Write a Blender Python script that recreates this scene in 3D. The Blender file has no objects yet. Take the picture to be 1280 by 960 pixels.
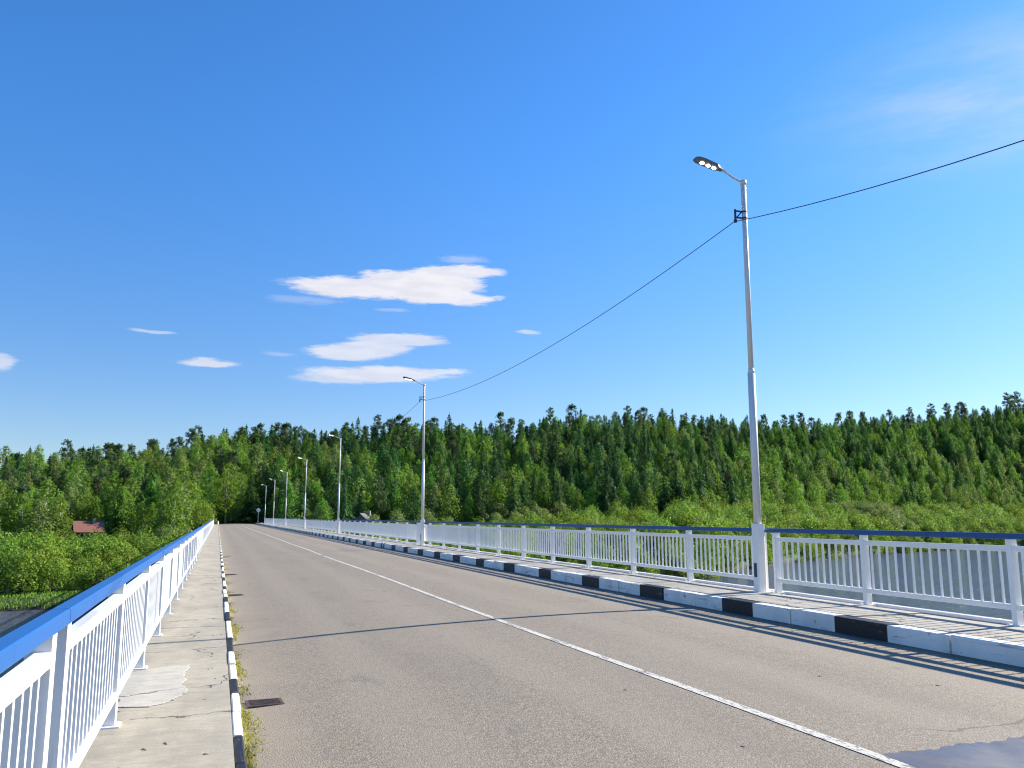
import bpy, math, random
import numpy as np
from mathutils import Vector, Matrix
random.seed(7); rng = np.random.default_rng(11)
scn = bpy.context.scene
COL = scn.collection

# ------------------------------------------------------------------ camera
EYE = 1.4964
YAW, PITCH, ROLL, FPX = 0.3326, 0.15588, -0.0021, 1053.08
fw = Vector((math.sin(YAW)*math.cos(PITCH), math.cos(YAW)*math.cos(PITCH), math.sin(PITCH)))
rt = Vector((math.cos(YAW), -math.sin(YAW), 0)); up = rt.cross(fw)
rt2 = math.cos(ROLL)*rt + math.sin(ROLL)*up; up2 = -math.sin(ROLL)*rt + math.cos(ROLL)*up
cam = bpy.data.cameras.new('camera'); camo = bpy.data.objects.new('camera', cam); COL.objects.link(camo)
M = Matrix((rt2, up2, -fw)).transposed().to_4x4(); M.translation = (0, 0, EYE); camo.matrix_world = M
cam.sensor_width = 36; cam.lens = FPX*36/1280; cam.clip_start = .05; cam.clip_end = 6000
scn.camera = camo
Rc = np.array([rt2, -up2, fw])           # rows: right, down, forward
def to_view(P):                          # only used to rank which trees show largest
    c = (np.asarray(P, float) - [0, 0, EYE]) @ Rc.T
    return 640 + FPX*c[..., 0]/c[..., 2], 480 + FPX*c[..., 1]/c[..., 2], c[..., 2]

# ------------------------------------------------------------------ object helpers
def tag(o, label=None, cat=None, group=None, kind=None):
    if label: o['label'] = label
    if cat: o['category'] = cat
    if group: o['group'] = group
    if kind: o['kind'] = kind
    return o
def link(name, data, parent=None, loc=(0, 0, 0), rz=0.0):
    o = bpy.data.objects.new(name, data); COL.objects.link(o)
    o.location = loc; o.rotation_euler = (0, 0, rz)
    if parent: o.parent = parent
    return o
def mesh(name, V, F, mats, mi=None, smooth=False):
    me = bpy.data.meshes.new(name)
    me.from_pydata([tuple(v) for v in V], [], [tuple(f) for f in F])
    for m in (mats if isinstance(mats, (list, tuple)) else [mats]): me.materials.append(m)
    if mi is not None: me.polygons.foreach_set('material_index', np.asarray(mi, dtype=np.int32))
    if smooth: me.polygons.foreach_set('use_smooth', [True]*len(me.polygons))
    me.update(); return me
class MB:
    def __init__(s): s.V = []; s.F = []; s.mi = []
    def add(s, V, F, m=0):
        n = len(s.V); s.V += [tuple(v) for v in V]; s.F += [tuple(i+n for i in f) for f in F]; s.mi += [m]*len(F); return s
    def box(s, x0, x1, y0, y1, z0, z1, m=0, bev=0.0):
        if bev <= 0:
            V = [(x, y, z) for z in (z0, z1) for y in (y0, y1) for x in (x0, x1)]
            return s.add(V, [(0, 2, 3, 1), (4, 5, 7, 6), (0, 1, 5, 4), (2, 6, 7, 3), (0, 4, 6, 2), (1, 3, 7, 5)], m)
        b = bev   # chamfered along Y (a rail profile with softened edges)
        prof = [(x0+b, z0), (x1-b, z0), (x1, z0+b), (x1, z1-b), (x1-b, z1), (x0+b, z1), (x0, z1-b), (x0, z0+b)]
        V = [(x, y0, z) for x, z in prof] + [(x, y1, z) for x, z in prof]
        F = [(i, i+8, (i+1) % 8+8, (i+1) % 8) for i in range(8)] + [tuple(range(8)), tuple(range(15, 7, -1))]
        return s.add(V, F, m)
    def post(s, x0, x1, y0, y1, z0, z1, b=.006, m=0):
        p = [(x0+b, y0), (x1-b, y0), (x1, y0+b), (x1, y1-b), (x1-b, y1), (x0+b, y1), (x0, y1-b), (x0, y0+b)]
        V = [(x, y, z0) for x, y in p] + [(x, y, z1) for x, y in p]
        F = [(i, (i+1) % 8, (i+1) % 8+8, i+8) for i in range(8)] + [tuple(range(7, -1, -1)), tuple(range(8, 16))]
        return s.add(V, F, m)
    def tube(s, pts, rad, n=8, m=0, cap=True):
        pts = [Vector(p) for p in pts]; base = len(s.V)
        rad = rad if isinstance(rad, (list, tuple)) else [rad]*len(pts)
        for i, p in enumerate(pts):
            d = (pts[min(i+1, len(pts)-1)]-pts[max(i-1, 0)]).normalized()
            a = Vector((0, 0, 1)) if abs(d.z) < .9 else Vector((1, 0, 0))
            u = d.cross(a).normalized(); v = d.cross(u)
            for k in range(n):
                t = 2*math.pi*k/n; s.V.append(tuple(p+(u*math.cos(t)+v*math.sin(t))*rad[i]))
        for i in range(len(pts)-1):
            for k in range(n):
                a = base+i*n+k; b = base+i*n+(k+1) % n
                s.F.append((a, b, b+n, a+n)); s.mi.append(m)
        if cap:
            s.F.append(tuple(base+k for k in range(n-1, -1, -1))); s.mi.append(m)
            e = base+(len(pts)-1)*n; s.F.append(tuple(e+k for k in range(n))); s.mi.append(m)
        return s
    def me(s, name, mats, smooth=False): return mesh(name, s.V, s.F, mats, s.mi, smooth)
    def build(s, name, mats, parent=None, loc=(0, 0, 0), smooth=False): return link(name, s.me(name, mats, smooth), parent, loc)

# ------------------------------------------------------------------ material helpers
class NT:
    def __init__(s, tree): s.t = tree; s.n = tree.nodes; s.l = tree.links
    def new(s, typ, **kw):
        nd = s.n.new(typ)
        for k, v in kw.items(): setattr(nd, k, v)
        return nd
    def put(s, sock, v):
        if hasattr(v, 'is_output') or isinstance(v, bpy.types.NodeSocket): s.l.new(v, sock)
        else: sock.default_value = v
    def math(s, op, a, b=0.0, c=None, clamp=False):
        nd = s.new('ShaderNodeMath', operation=op, use_clamp=clamp)
        s.put(nd.inputs[0], a); s.put(nd.inputs[1], b)
        if c is not None: s.put(nd.inputs[2], c)
        return nd.outputs[0]
    def noise(s, vec, scale, detail=3, rough=.55, dist=0.0):
        nd = s.new('ShaderNodeTexNoise'); s.l.new(vec, nd.inputs['Vector'])
        nd.inputs['Scale'].default_value = scale; nd.inputs['Detail'].default_value = detail
        nd.inputs['Roughness'].default_value = rough; nd.inputs['Distortion'].default_value = dist
        return nd.outputs['Fac']
    def ramp(s, f, lo, hi, a=0.0, b=1.0):
        nd = s.new('ShaderNodeMapRange', clamp=True, interpolation_type='SMOOTHSTEP'); s.put(nd.inputs[0], f)
        for i, v in enumerate((lo, hi, a, b)): s.put(nd.inputs[i+1], v)
        return nd.outputs[0]
    def mix(s, f, a, b, mode='MIX'):
        nd = s.new('ShaderNodeMix', data_type='RGBA', blend_type=mode)
        s.put(nd.inputs[0], f)
        for sock, v in ((nd.inputs[6], a), (nd.inputs[7], b)):
            s.put(sock, (*v, 1) if isinstance(v, tuple) and len(v) == 3 else v)
        return nd.outputs[2]
    def mapping(s, vec, scale=(1, 1, 1), loc=(0, 0, 0)):
        nd = s.new('ShaderNodeMapping'); s.l.new(vec, nd.inputs[0]); nd.inputs['Scale'].default_value = scale
        nd.inputs['Location'].default_value = loc; return nd.outputs[0]
def material(name):
    m = bpy.data.materials.new(name); m.use_nodes = True; nt = NT(m.node_tree)
    b = nt.n['Principled BSDF']; return m, nt, b
def pos(nt): return nt.new('ShaderNodeNewGeometry').outputs['Position']
def bump(nt, b, h, strength, dist):
    nd = nt.new('ShaderNodeBump'); nd.inputs['Strength'].default_value = strength; nd.inputs['Distance'].default_value = dist
    nt.l.new(h, nd.inputs['Height']); nt.l.new(nd.outputs[0], b.inputs['Normal'])

def paint(name, col, rough=.45, chip=None, chipamt=.62, dirt=.12, scale=9, grime=.3, kerbwear=False):
    m, nt, b = material(name); p = pos(nt)
    c = nt.mix(nt.math('MULTIPLY', nt.ramp(nt.noise(p, 1.7, 4), .4, .75), dirt*2), col, tuple(x*.72 for x in col))
    st = nt.noise(nt.mapping(p, (14, 14, 1.1)), 1.6, 5, .65); pa = nt.noise(p, .8, 3)
    c = nt.mix(nt.math('MULTIPLY', nt.math('MULTIPLY', nt.ramp(st, .52, .70), nt.ramp(pa, .40, .62)), grime), c, tuple(x*k for x, k in zip(col, (.50, .45, .38))))
    if chip:
        f = nt.ramp(nt.noise(p, scale, 6, .7), chipamt, chipamt+.04); c = nt.mix(f, c, chip)
    if kerbwear:
        e = nt.noise(nt.mapping(p, (5, .7, 5)), 2.0, 6, .72)
        c = nt.mix(nt.math('MULTIPLY', nt.ramp(e, .56, .64), .5), c, (.17, .155, .135))
        e2 = nt.noise(nt.mapping(p, (3, .35, 26)), 1.0, 4, .6)
        c = nt.mix(nt.math('MULTIPLY', nt.ramp(e2, .62, .70), .4), c, (.06, .056, .052))
    nt.l.new(c, b.inputs['Base Color']); b.inputs['Roughness'].default_value = rough
    bump(nt, b, nt.noise(p, 7, 2), .06, .01); return m
WHITE = paint('white_paint', (.80, .80, .78), .38, (.42, .36, .30), .74, .08, 14)
WHITE2 = paint('white_post_paint', (.90, .87, .80), .42, (.40, .39, .38), .75, .1, 11)
GALV = paint('pale_grey_metal', (.74, .71, .67), .4, (.30, .29, .28), .66, .15, 8)
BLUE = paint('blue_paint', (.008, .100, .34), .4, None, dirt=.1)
BLUED = paint('blue_paint_worn_shaded', (.006, .078, .23), .55, (.05, .09, .2), .70, .18, 6)  # chipped blue for the right handrail, its shaded side darkened into the base colour
KWHITE = paint('kerb_white_paint', (.88, .84, .76), .75, (.30, .27, .23), .63, .35, 7, .3, True)
KBLACK = paint('kerb_black_paint', (.009, .009, .011), .6, (.09, .085, .078), .66, .3, 8, 0, True)
LAMPGREY = paint('lamp_grey', (.17, .175, .18), .45)
DARK = paint('dark_metal', (.03, .035, .05), .5)
RUST = paint('rusty_iron', (.055, .045, .038), .7, (.12, .07, .045), .5, .2, 20)

def concrete(name, col, stain=(.30, .28, .25), y_streak=False):
    m, nt, b = material(name); p = pos(nt)
    big = nt.noise(nt.mapping(p, (1.6, .55, 1)), 1.1, 5, .6)
    c = nt.mix(nt.ramp(big, .35, .68), col, stain)
    streak = nt.noise(nt.mapping(p, (1.2, 7, 1)), 2.2, 5, .65)
    c = nt.mix(nt.math('MULTIPLY', nt.ramp(streak, .50, .72), .45), c, tuple(x*.62 for x in col))
    blot = nt.noise(nt.mapping(p, (1, 1.6, 1), (3, 1, 0)), 4.5, 6, .68)
    c = nt.mix(nt.math('MULTIPLY', nt.ramp(blot, .50, .64), .5), c, tuple(x*.55 for x in col))
    c = nt.mix(nt.math('MULTIPLY', nt.ramp(blot, .47, .34), .35), c, tuple(min(1, x*1.35) for x in col))
    lines = nt.noise(nt.mapping(p, (1.6, 26, 1)), 1.4, 5, .7)
    c = nt.mix(nt.math('MULTIPLY', nt.ramp(lines, .55, .66), .5), c, tuple(x*.5 for x in col))
    fine = nt.noise(p, 55, 3, .7); c = nt.mix(.35, c, nt.mix(fine, (.10, .093, .08), (.50, .465, .40)))
    spots = nt.noise(p, 11, 4, .7); c = nt.mix(nt.math('MULTIPLY', nt.ramp(spots, .66, .72), .7), c, (.09, .085, .08))
    v = nt.new('ShaderNodeTexVoronoi', feature='DISTANCE_TO_EDGE'); v.inputs['Scale'].default_value = .55
    wob = nt.new('ShaderNodeVectorMath', operation='ADD'); nt.l.new(p, wob.inputs[0])
    nz = nt.new('ShaderNodeTexNoise'); nz.inputs['Scale'].default_value = 2.3; nz.inputs['Detail'].default_value = 5; nt.l.new(p, nz.inputs['Vector'])
    nt.l.new(nz.outputs['Color'], wob.inputs[1]); nt.l.new(wob.outputs[0], v.inputs['Vector'])
    crack = nt.math('MULTIPLY', nt.ramp(v.outputs['Distance'], .004, .011, 1, 0), nt.ramp(nt.noise(p, .9, 2), .5, .56))
    c = nt.mix(nt.math('MULTIPLY', crack, .8), c, (.05, .048, .045))
    nt.l.new(c, b.inputs['Base Color']); b.inputs['Roughness'].default_value = .9
    h = nt.math('SUBTRACT', nt.math('ADD', nt.math('MULTIPLY', nt.math('ADD', fine, nt.math('MULTIPLY', lines, -1.2)), .3), nt.math('MULTIPLY', streak, .5)), nt.math('MULTIPLY', crack, 1.2))
    bump(nt, b, h, .5, .012); return m
WALK = concrete('weathered_concrete', (.47, .41, .295), (.33, .285, .205))
WALKR = concrete('pale_walkway_concrete', (.56, .50, .40), (.42, .375, .30))
PATCHC = concrete('pale_cement_patch', (.58, .54, .45), (.49, .455, .38))
CONC = concrete('deck_concrete', (.30, .29, .27), (.22, .21, .19))

def asphalt():
    m, nt, b = material('grey_asphalt'); p = pos(nt)
    v = nt.new('ShaderNodeTexVoronoi'); v.inputs['Scale'].default_value = 78; nt.l.new(p, v.inputs['Vector'])
    sep = nt.new('ShaderNodeSeparateColor'); nt.l.new(v.outputs['Color'], sep.inputs[0])
    stone = nt.mix(nt.ramp(sep.outputs[0], .1, .95), (.105, .087, .064), (.37, .307, .222))
    stone = nt.mix(nt.math('MULTIPLY', nt.ramp(sep.outputs[1], .86, .9), .8), stone, (.50, .43, .34))
    gap = nt.ramp(v.outputs['Distance'], .25, .62, 0, 1)
    c = nt.mix(nt.math('MULTIPLY', gap, .42), stone, (.07, .06, .048))
    sm = nt.noise(p, 24, 4, .7); c = nt.mix(.30, c, nt.mix(nt.ramp(sm, .3, .7), (.115, .095, .072), (.285, .235, .165)))
    big = nt.noise(nt.mapping(p, (.5, .22, 1)), 1.0, 5, .62)
    c = nt.mix(nt.math('MULTIPLY', nt.ramp(big, .38, .66), .35), c, (.24, .196, .145))
    big2 = nt.noise(nt.mapping(p, (.9, .16, 1), (4, 2, 0)), .8, 5, .6)
    c = nt.mix(nt.math('MULTIPLY', nt.ramp(big2, .52, .72), .35), c, (.118, .098, .08))
    sx = nt.new('ShaderNodeSeparateXYZ'); nt.l.new(p, sx.inputs[0])
    wt = nt.math('MULTIPLY_ADD', nt.math('SUBTRACT', nt.noise(nt.mapping(p, (1, .12, 1)), .9, 4), .5), .9, sx.outputs[0])
    for x0 in (1.45, 2.95, 5.0, 6.45):
        tr = nt.ramp(nt.math('ABSOLUTE', nt.math('SUBTRACT', wt, x0)), .12, .42, 1, 0)
        c = nt.mix(nt.math('MULTIPLY', tr, .28), c, (.29, .245, .185))
    oil = nt.ramp(nt.noise(nt.mapping(p, (1.1, .5, 1), (9, 4, 0)), 1.3, 5, .7), .60, .68)
    c = nt.mix(nt.math('MULTIPLY', oil, .4), c, (.085, .074, .06))
    # oily wear and silt with their own outline along the right gutter, and sand in the left one
    g = nt.math('ADD', sx.outputs[0], nt.math('MULTIPLY', nt.math('SUBTRACT', nt.noise(p, .9, 5, .65), .5), 1.3))
    c = nt.mix(nt.math('MULTIPLY', nt.ramp(g, 7.25, 7.7), .75), c, (.05, .046, .043))
    sl = nt.math('ADD', sx.outputs[0], nt.math('MULTIPLY', nt.math('SUBTRACT', nt.noise(p, 1.4, 5, .6), .5), .9))
    c = nt.mix(nt.math('MULTIPLY', nt.ramp(sl, .35, .95, 1, 0), .6), c, (.30, .25, .175))
    # hairline cracks running across the carriageway
    cv = nt.new('ShaderNodeTexVoronoi', feature='DISTANCE_TO_EDGE'); cv.inputs['Scale'].default_value = 1
    nzc = nt.new('ShaderNodeTexNoise'); nzc.inputs['Scale'].default_value = .8; nzc.inputs['Detail'].default_value = 5; nt.l.new(p, nzc.inputs['Vector'])
    ad = nt.new('ShaderNodeVectorMath', operation='ADD'); nt.l.new(nt.mapping(p, (.05, .12, 1)), ad.inputs[0])
    scv = nt.new('ShaderNodeVectorMath', operation='SCALE'); nt.l.new(nzc.outputs['Color'], scv.inputs[0]); scv.inputs['Scale'].default_value = .12
    nt.l.new(scv.outputs[0], ad.inputs[1]); nt.l.new(ad.outputs[0], cv.inputs['Vector'])
    crack = nt.math('MULTIPLY', nt.ramp(cv.outputs['Distance'], .0008, .0022, 1, 0), nt.ramp(nt.noise(p, .35, 2), .48, .56))
    c = nt.mix(nt.math('MULTIPLY', crack, .7), c, (.035, .033, .03))
    c = nt.mix(.15, c, (.46, .37, .26))
    nt.l.new(c, b.inputs['Base Color']); b.inputs['Roughness'].default_value = .86
    h = nt.math('SUBTRACT', nt.math('MULTIPLY', sm, .5), nt.math('ADD', nt.math('MULTIPLY', v.outputs['Distance'], 1.0), nt.math('MULTIPLY', crack, .6)))
    bump(nt, b, h, .55, .006); return m
ASPH = asphalt()
def linepaint():
    m, nt, b = material('worn_line_paint'); p = pos(nt)
    n = nt.noise(nt.mapping(p, (3, 1, 1)), 14, 6, .75); n2 = nt.noise(p, 1.3, 3)
    f = nt.ramp(nt.math('ADD', n, nt.math('MULTIPLY', n2, .35)), .69, .78)
    c = nt.mix(f, (.60, .565, .475), (.15, .135, .12)); nt.l.new(c, b.inputs['Base Color']); b.inputs['Roughness'].default_value = .7; return m
LINE = linepaint()
m, nt, b = material('smooth_dark_bitumen'); p = pos(nt)
c = nt.mix(nt.ramp(nt.noise(p, 1.6, 5, .6), .4, .65), (.10, .098, .108), (.145, .14, .15))
nt.l.new(c, b.inputs['Base Color']); c = nt.mix(nt.math('MULTIPLY', nt.ramp(nt.noise(p, 3.1, 6, .7), .52, .66), .55), c, (.22, .20, .17))
nt.l.new(c, b.inputs['Base Color']); nt.l.new(nt.ramp(nt.noise(p, 2.1, 4), .35, .65, .38, .62), b.inputs['Roughness'])
bump(nt, b, nt.math('ADD', nt.noise(p, 3, 3), nt.math('MULTIPLY', nt.noise(p, 70, 2), .12)), .3, .012); BITUM = m

def leafmat(name, col, var=.35, trans=.28, scale=.5):
    m, nt, b = material(name); tc = nt.new('ShaderNodeTexCoord').outputs['Object']
    oi = nt.new('ShaderNodeObjectInfo').outputs['Random']
    geo = nt.new('ShaderNodeNewGeometry')
    rnd = geo.outputs['Random Per Island'] 
    c1 = tuple(x*(1-var) for x in col); c2 = (min(1, col[0]*(1+var*1.25)), min(1, col[1]*(1+var)), col[2]*(1+var*.5))
    c = nt.mix(nt.ramp(nt.noise(tc, scale, 3), .3, .7), c1, c2)
    c = nt.mix(rnd, c, nt.mix(.5, c, (col[0]*1.5, col[1]*1.35, col[2]*1.2)))
    hs = nt.new('ShaderNodeHueSaturation'); nt.l.new(c, hs.inputs['Color'])
    nt.l.new(nt.ramp(oi, 0, 1, .478, .515), hs.inputs['Hue']); nt.l.new(nt.math('MULTIPLY_ADD', oi, .55, .72), hs.inputs['Value'])
    hs.inputs['Saturation'].default_value = 1.0
    col_out = hs.outputs[0]
    nt.l.new(col_out, b.inputs['Base Color']); b.inputs['Roughness'].default_value = .6; b.inputs['Specular IOR Level'].default_value = .25
    tr = nt.new('ShaderNodeBsdfTranslucent'); nt.l.new(nt.mix(.5, col_out, (col[0]*1.3, col[1]*1.3, col[2]*.6)), tr.inputs[0])
    ms = nt.new('ShaderNodeMixShader'); ms.inputs[0].default_value = trans
    nt.l.new(b.outputs[0], ms.inputs[1]); nt.l.new(tr.outputs[0], ms.inputs[2])
    nt.l.new(ms.outputs[0], nt.n['Material Output'].inputs[0]); return m
L_DARK = leafmat('dark_spruce_needles', (.044, .120, .030), trans=.42)
L_MID = leafmat('green_conifer_needles', (.076, .185, .028), trans=.45)
L_LARCH = leafmat('fresh_larch_needles', (.110, .240, .030), trans=.48)
L_PINE = leafmat('pine_needles', (.068, .125, .046), trans=.42)
L_BIRCH = leafmat('birch_leaves', (.142, .255, .032), trans=.48)
L_BIRCH2 = leafmat('pale_birch_leaves', (.165, .250, .075), trans=.48)
L_WILLOW = leafmat('willow_leaves', (.148, .250, .036), trans=.42)
L_WILLOW2 = leafmat('olive_willow_leaves', (.165, .230, .070), trans=.42)
L_WILLOW3 = leafmat('bright_willow_leaves', (.176, .282, .036), trans=.42)
L_DEAD = leafmat('brown_dry_twigs', (.085, .070, .045), trans=.1)
L_GRASS = leafmat('bank_grass_blades', (.14, .25, .03), trans=.3)
L_WEED = leafmat('gutter_weeds', (.27, .30, .075), trans=.35, scale=3)
def bark(name, c1, c2, sc):
    m, nt, b = material(name); tc = nt.new('ShaderNodeTexCoord').outputs['Object']
    nt.l.new(nt.mix(nt.ramp(nt.noise(nt.mapping(tc, (1, 1, .4)), sc, 4), .45, .6), c1, c2), b.inputs['Base Color']); b.inputs['Roughness'].default_value = .9; return m
B_PINE = bark('pine_bark', (.20, .11, .06), (.10, .07, .05), 2)
B_DARK = bark('dark_bark', (.09, .075, .06), (.05, .04, .035), 2)
B_BIRCH = bark('birch_bark', (.52, .50, .46), (.07, .065, .06), 1.6)

# ------------------------------------------------------------------ terrain
SH_T = [-3.2, -1.2, -.6, -.21, 0, .1, .3, .54, .62, .77, .87, 1.0, 1.4, 3.2]
SH_R = [130, 130, 118, 113, 112, 113, 121, 143, 189, 277, 341, 420, 600, 600]
SKY_T = [-.6, -.214, -.171, -.104, -.048, .019, .08, .135, .199, .333, .404, .484, .585, .629, .714, .771, .825, .883, 1.2]
SKY_E = [.068, .0695, .0735, .081, .089, .100, .100, .102, .111, .112, .118, .119, .113, .108, .107, .107, .109, .111, .108]
SKY_E = [e+(.002 if t < 0 else .0085) for t, e in zip(SKY_T, SKY_E)]
DEPTH = 150.
WATER = -9.0
def shore(t): return np.interp(t, SH_T, SH_R)
def front(t): return shore(t) + np.interp(t, [-.6, 0, .3, .6, .9], [62, 70, 74, 90, 100])
def sstep(x): x = np.clip(x, 0, 1); return x*x*(3-2*x)
def ground(x, y):
    x = np.asarray(x, float); y = np.asarray(y, float)
    t = np.arctan2(x, y); r = np.hypot(x, y); s = shore(t); f = front(t)
    d = r - s
    wob = 1.2*np.sin(x*.071+y*.043)+.8*np.sin(x*.19-y*.13)
    z = -11.5 + 3.6*sstep((d+4+wob)/7.5)
    zf = np.interp(t, [-.6, 0, .2, .4, .6, .9], [-6.3, -5.8, -4.6, -1.8, .2, .6])
    z = z + (zf+7.9)*np.clip((d-4)/np.maximum(f-s-4, 1), 0, 1)**.8
    zt = np.tan(np.interp(t, SKY_T, SKY_E))*(f+DEPTH) + 1.5 - 15.5
    u = np.clip((r-f)/DEPTH, 0, 1)
    z = z + (zt-zf)*(.65*u+.35*sstep(u)) + np.where(r > f, .5*np.sin(x*.05)*np.cos(y*.06)*np.clip((r-f)/30, 0, 1), 0)
    z = z - np.clip(r-f-DEPTH-20, 0, 400)*.03
    # embankment that carries the road beyond the bridge
    e = -.16 - np.maximum(0, np.abs(x-4)-7.5)/1.6 - np.maximum(0, 188-y)/1.5 - np.maximum(0, y-214)/4.
    z = np.where(y > 150, np.maximum(z, e), z)
    # near bank behind the camera
    z = np.maximum(z, np.clip((-34-y)*.6-11.5, -11.5, -1.0))
    return z
# polar rings make one sheet from the bridge to the horizon
TH = np.concatenate([np.linspace(-math.pi, -.5, 28)[:-1], np.linspace(-.5, 1.2, 240), np.linspace(1.2, math.pi, 22)[1:-1]])
RR = np.concatenate([[2, 30, 60, 80], np.linspace(95, 360, 134), np.linspace(365, 640, 60), [700, 800, 1000, 1400, 2200, 3600]])
TG, RG = np.meshgrid(TH, RR)
X, Y = RG*np.sin(TG), RG*np.cos(TG); Z = ground(X, Y); Z = np.where(RG > 690, np.minimum(Z, Z), Z)
nT, nR = len(TH), len(RR)
V = np.stack([X, Y, Z], -1).reshape(-1, 3)
F = [(i*nT+j, i*nT+(j+1) % nT, (i+1)*nT+(j+1) % nT, (i+1)*nT+j) for i in range(nR-1) for j in range(nT)]
F.append(tuple(range(nT-1, -1, -1)))
m, nt, b = material('meadow_ground'); p = pos(nt)
c = nt.mix(nt.ramp(nt.noise(p, .15, 5), .35, .65), (.055, .095, .022), (.085, .13, .03))
c = nt.mix(nt.ramp(nt.noise(p, 1.1, 4, .7), .5, .75), c, (.05, .06, .025))
sx = nt.new('ShaderNodeSeparateXYZ'); nt.l.new(p, sx.inputs[0])
c = nt.mix(nt.ramp(nt.math('ADD', sx.outputs[2], nt.noise(p, .5, 3)), -8.3, -7.5, 1, 0), c, (.032, .028, .018))
nt.l.new(c, b.inputs['Base Color']); b.inputs['Roughness'].default_value = .95; bump(nt, b, nt.noise(p, 1.5, 4), .6, .3)
GROUND = m
tag(link('ground', mesh('ground', V, F, GROUND, smooth=True)), kind='structure')
# river
m, nt, b = material('river_water'); p = pos(nt)
b.inputs['Base Color'].default_value = (.112, .122, .150, 1); b.inputs['Roughness'].default_value = .06; b.inputs['IOR'].default_value = 1.333
w1 = nt.noise(nt.mapping(p, (.35, 1.0, 1)), 1.3, 4, .6, .4); w2 = nt.noise(p, .16, 4, .6); w3 = nt.noise(nt.mapping(p, (.8, 1.4, 1)), 3.5, 3)
h = nt.math('ADD', nt.math('MULTIPLY', w1, nt.ramp(w2, .3, .7, .25, 1.1)), nt.math('MULTIPLY', w3, .22))
bump(nt, b, h, 1.0, .55); RIVER = m
R0 = 1500
tag(link('water', mesh('water', [(-R0, -R0, WATER), (R0, -R0, WATER), (R0, R0, WATER), (-R0, R0, WATER)], [(0, 1, 2, 3)], RIVER)), kind='structure')

# ------------------------------------------------------------------ bridge, road, walkways
Y0, Y1 = -32.0, 190.0
def road_z(x): return -.085 + .075*(x-.25)/7.45 + .075*(1-((x-3.98)/3.73)**2)
xs = np.linspace(.25, 7.72, 15)
ys = np.concatenate([np.linspace(Y0, Y1, 60), np.linspace(Y1, 232, 12)[1:]])
RX, RY = np.meshgrid(xs, ys)
far = np.clip(RY-Y1, 0, 60)
RXX = RX - .006*far**2*.0; RZ = road_z(RX) - .0012*far**1.4
V = np.stack([RXX, RY, RZ], -1).reshape(-1, 3); n = len(xs)
F = [(i*n+j, i*n+j+1, (i+1)*n+j+1, (i+1)*n+j) for i in range(len(ys)-1) for j in range(n-1)]
tag(link('road', mesh('road', V, F, ASPH, smooth=True)), kind='structure')
mb = MB()      # painted centre line, with the short break it has part-way along
xl = 3.90
for a, bb in ((Y0, 33.2), (33.9, 176)):
    yy = np.arange(a, bb, 1.0).tolist() + [bb]
    for q in range(len(yy)-1):
        w0 = .046; x0 = xl+.02*math.sin(yy[q]*.35); x1 = xl+.02*math.sin(yy[q+1]*.35)
        mb.add([(x0-w0, yy[q], road_z(x0-w0)+.004), (x0+w0, yy[q], road_z(x0+w0)+.004), (x1+w0, yy[q+1], road_z(x1+w0)+.004), (x1-w0, yy[q+1], road_z(x1-w0)+.004)], [(0, 1, 2, 3)])
tag(mb.build('road_marking', LINE), kind='structure')
# smooth bitumen strip across the right lane next to the camera
mb = MB(); edge = [(3.97+i*.04, 4.475+.018*math.sin(i*.5)+.012*math.sin(i*1.7)+random.uniform(-.013, .013)) for i in range(94)]
for i in range(len(edge)-1):
    (xa, ya), (xb, yb) = edge[i], edge[i+1]
    mb.add([(xa, 3.3, road_z(xa)+.004), (xb, 3.3, road_z(xb)+.004), (xb, yb, road_z(xb)+.004), (xa, ya, road_z(xa)+.004)], [(0, 1, 2, 3)])
tag(mb.build('road_patch', BITUM), kind='structure')

# left walkway: slabs with open joints over a dark base
mb = MB(); joints = [Y0, -20, -9, .4, 12.75, 23.7, 34.6, 45.6, 56.5, 67.5, 78.5, 89.5, 100.5, 111.5, 122.5, 133.5, 144.5, 155.5, 166.5, 177.5, Y1]
for a, bb in zip(joints[:-1], joints[1:]):
    n = max(2, int((bb-a)/1.0)); yy = np.linspace(a+.014, bb-.014, n)
    for q in range(n-1): mb.box(-.86, .172, yy[q], yy[q+1], -.2, 0)
o = mb.build('walkway', WALK); tag(o, kind='structure')
# dry cement screed on the left walkway
out = [(-.72, 7.66), (-.6, 7.62), (-.44, 7.60), (-.34, 7.68), (-.27, 7.82), (-.215, 7.98), (-.165, 8.16), (-.19, 8.3), (-.235, 8.44), (-.20, 8.72), (-.235, 8.86), (-.225, 9.05), (-.20, 9.3), (-.185, 9.52), (-.26, 9.5), (-.34, 9.55), (-.5, 9.44), (-.66, 9.34), (-.74, 9.2), (-.76, 8.4)]
o2 = []
for (xa, ya), (xb, yb) in zip(out, out[1:]+out[:1]):
    for q in range(6): o2.append((xa+(xb-xa)*q/6+random.gauss(0, .007), ya+(yb-ya)*q/6+random.gauss(0, .009)))
out = o2; n = len(out); Vp = [(x, y, .0045) for x, y in out]+[(x-.012*(1 if x > -.5 else -1), y, .007) for x, y in out]
tag(mesh and link('cement_patch', mesh('cement_patch', Vp, [(i, (i+1) % n, n+(i+1) % n, n+i) for i in range(n)]+[tuple(range(n, 2*n))], PATCHC)), kind='structure')
# right walkway
mb = MB(); y = Y0
while y < Y1-.1:
    e = min(y+2.75, Y1); mb.box(7.935, 9.02, y+.008, e-.008, -.25, .196+random.uniform(-.006, .006)); y = e
o = mb.build('walkway', WALKR); tag(o, kind='structure')
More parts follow.
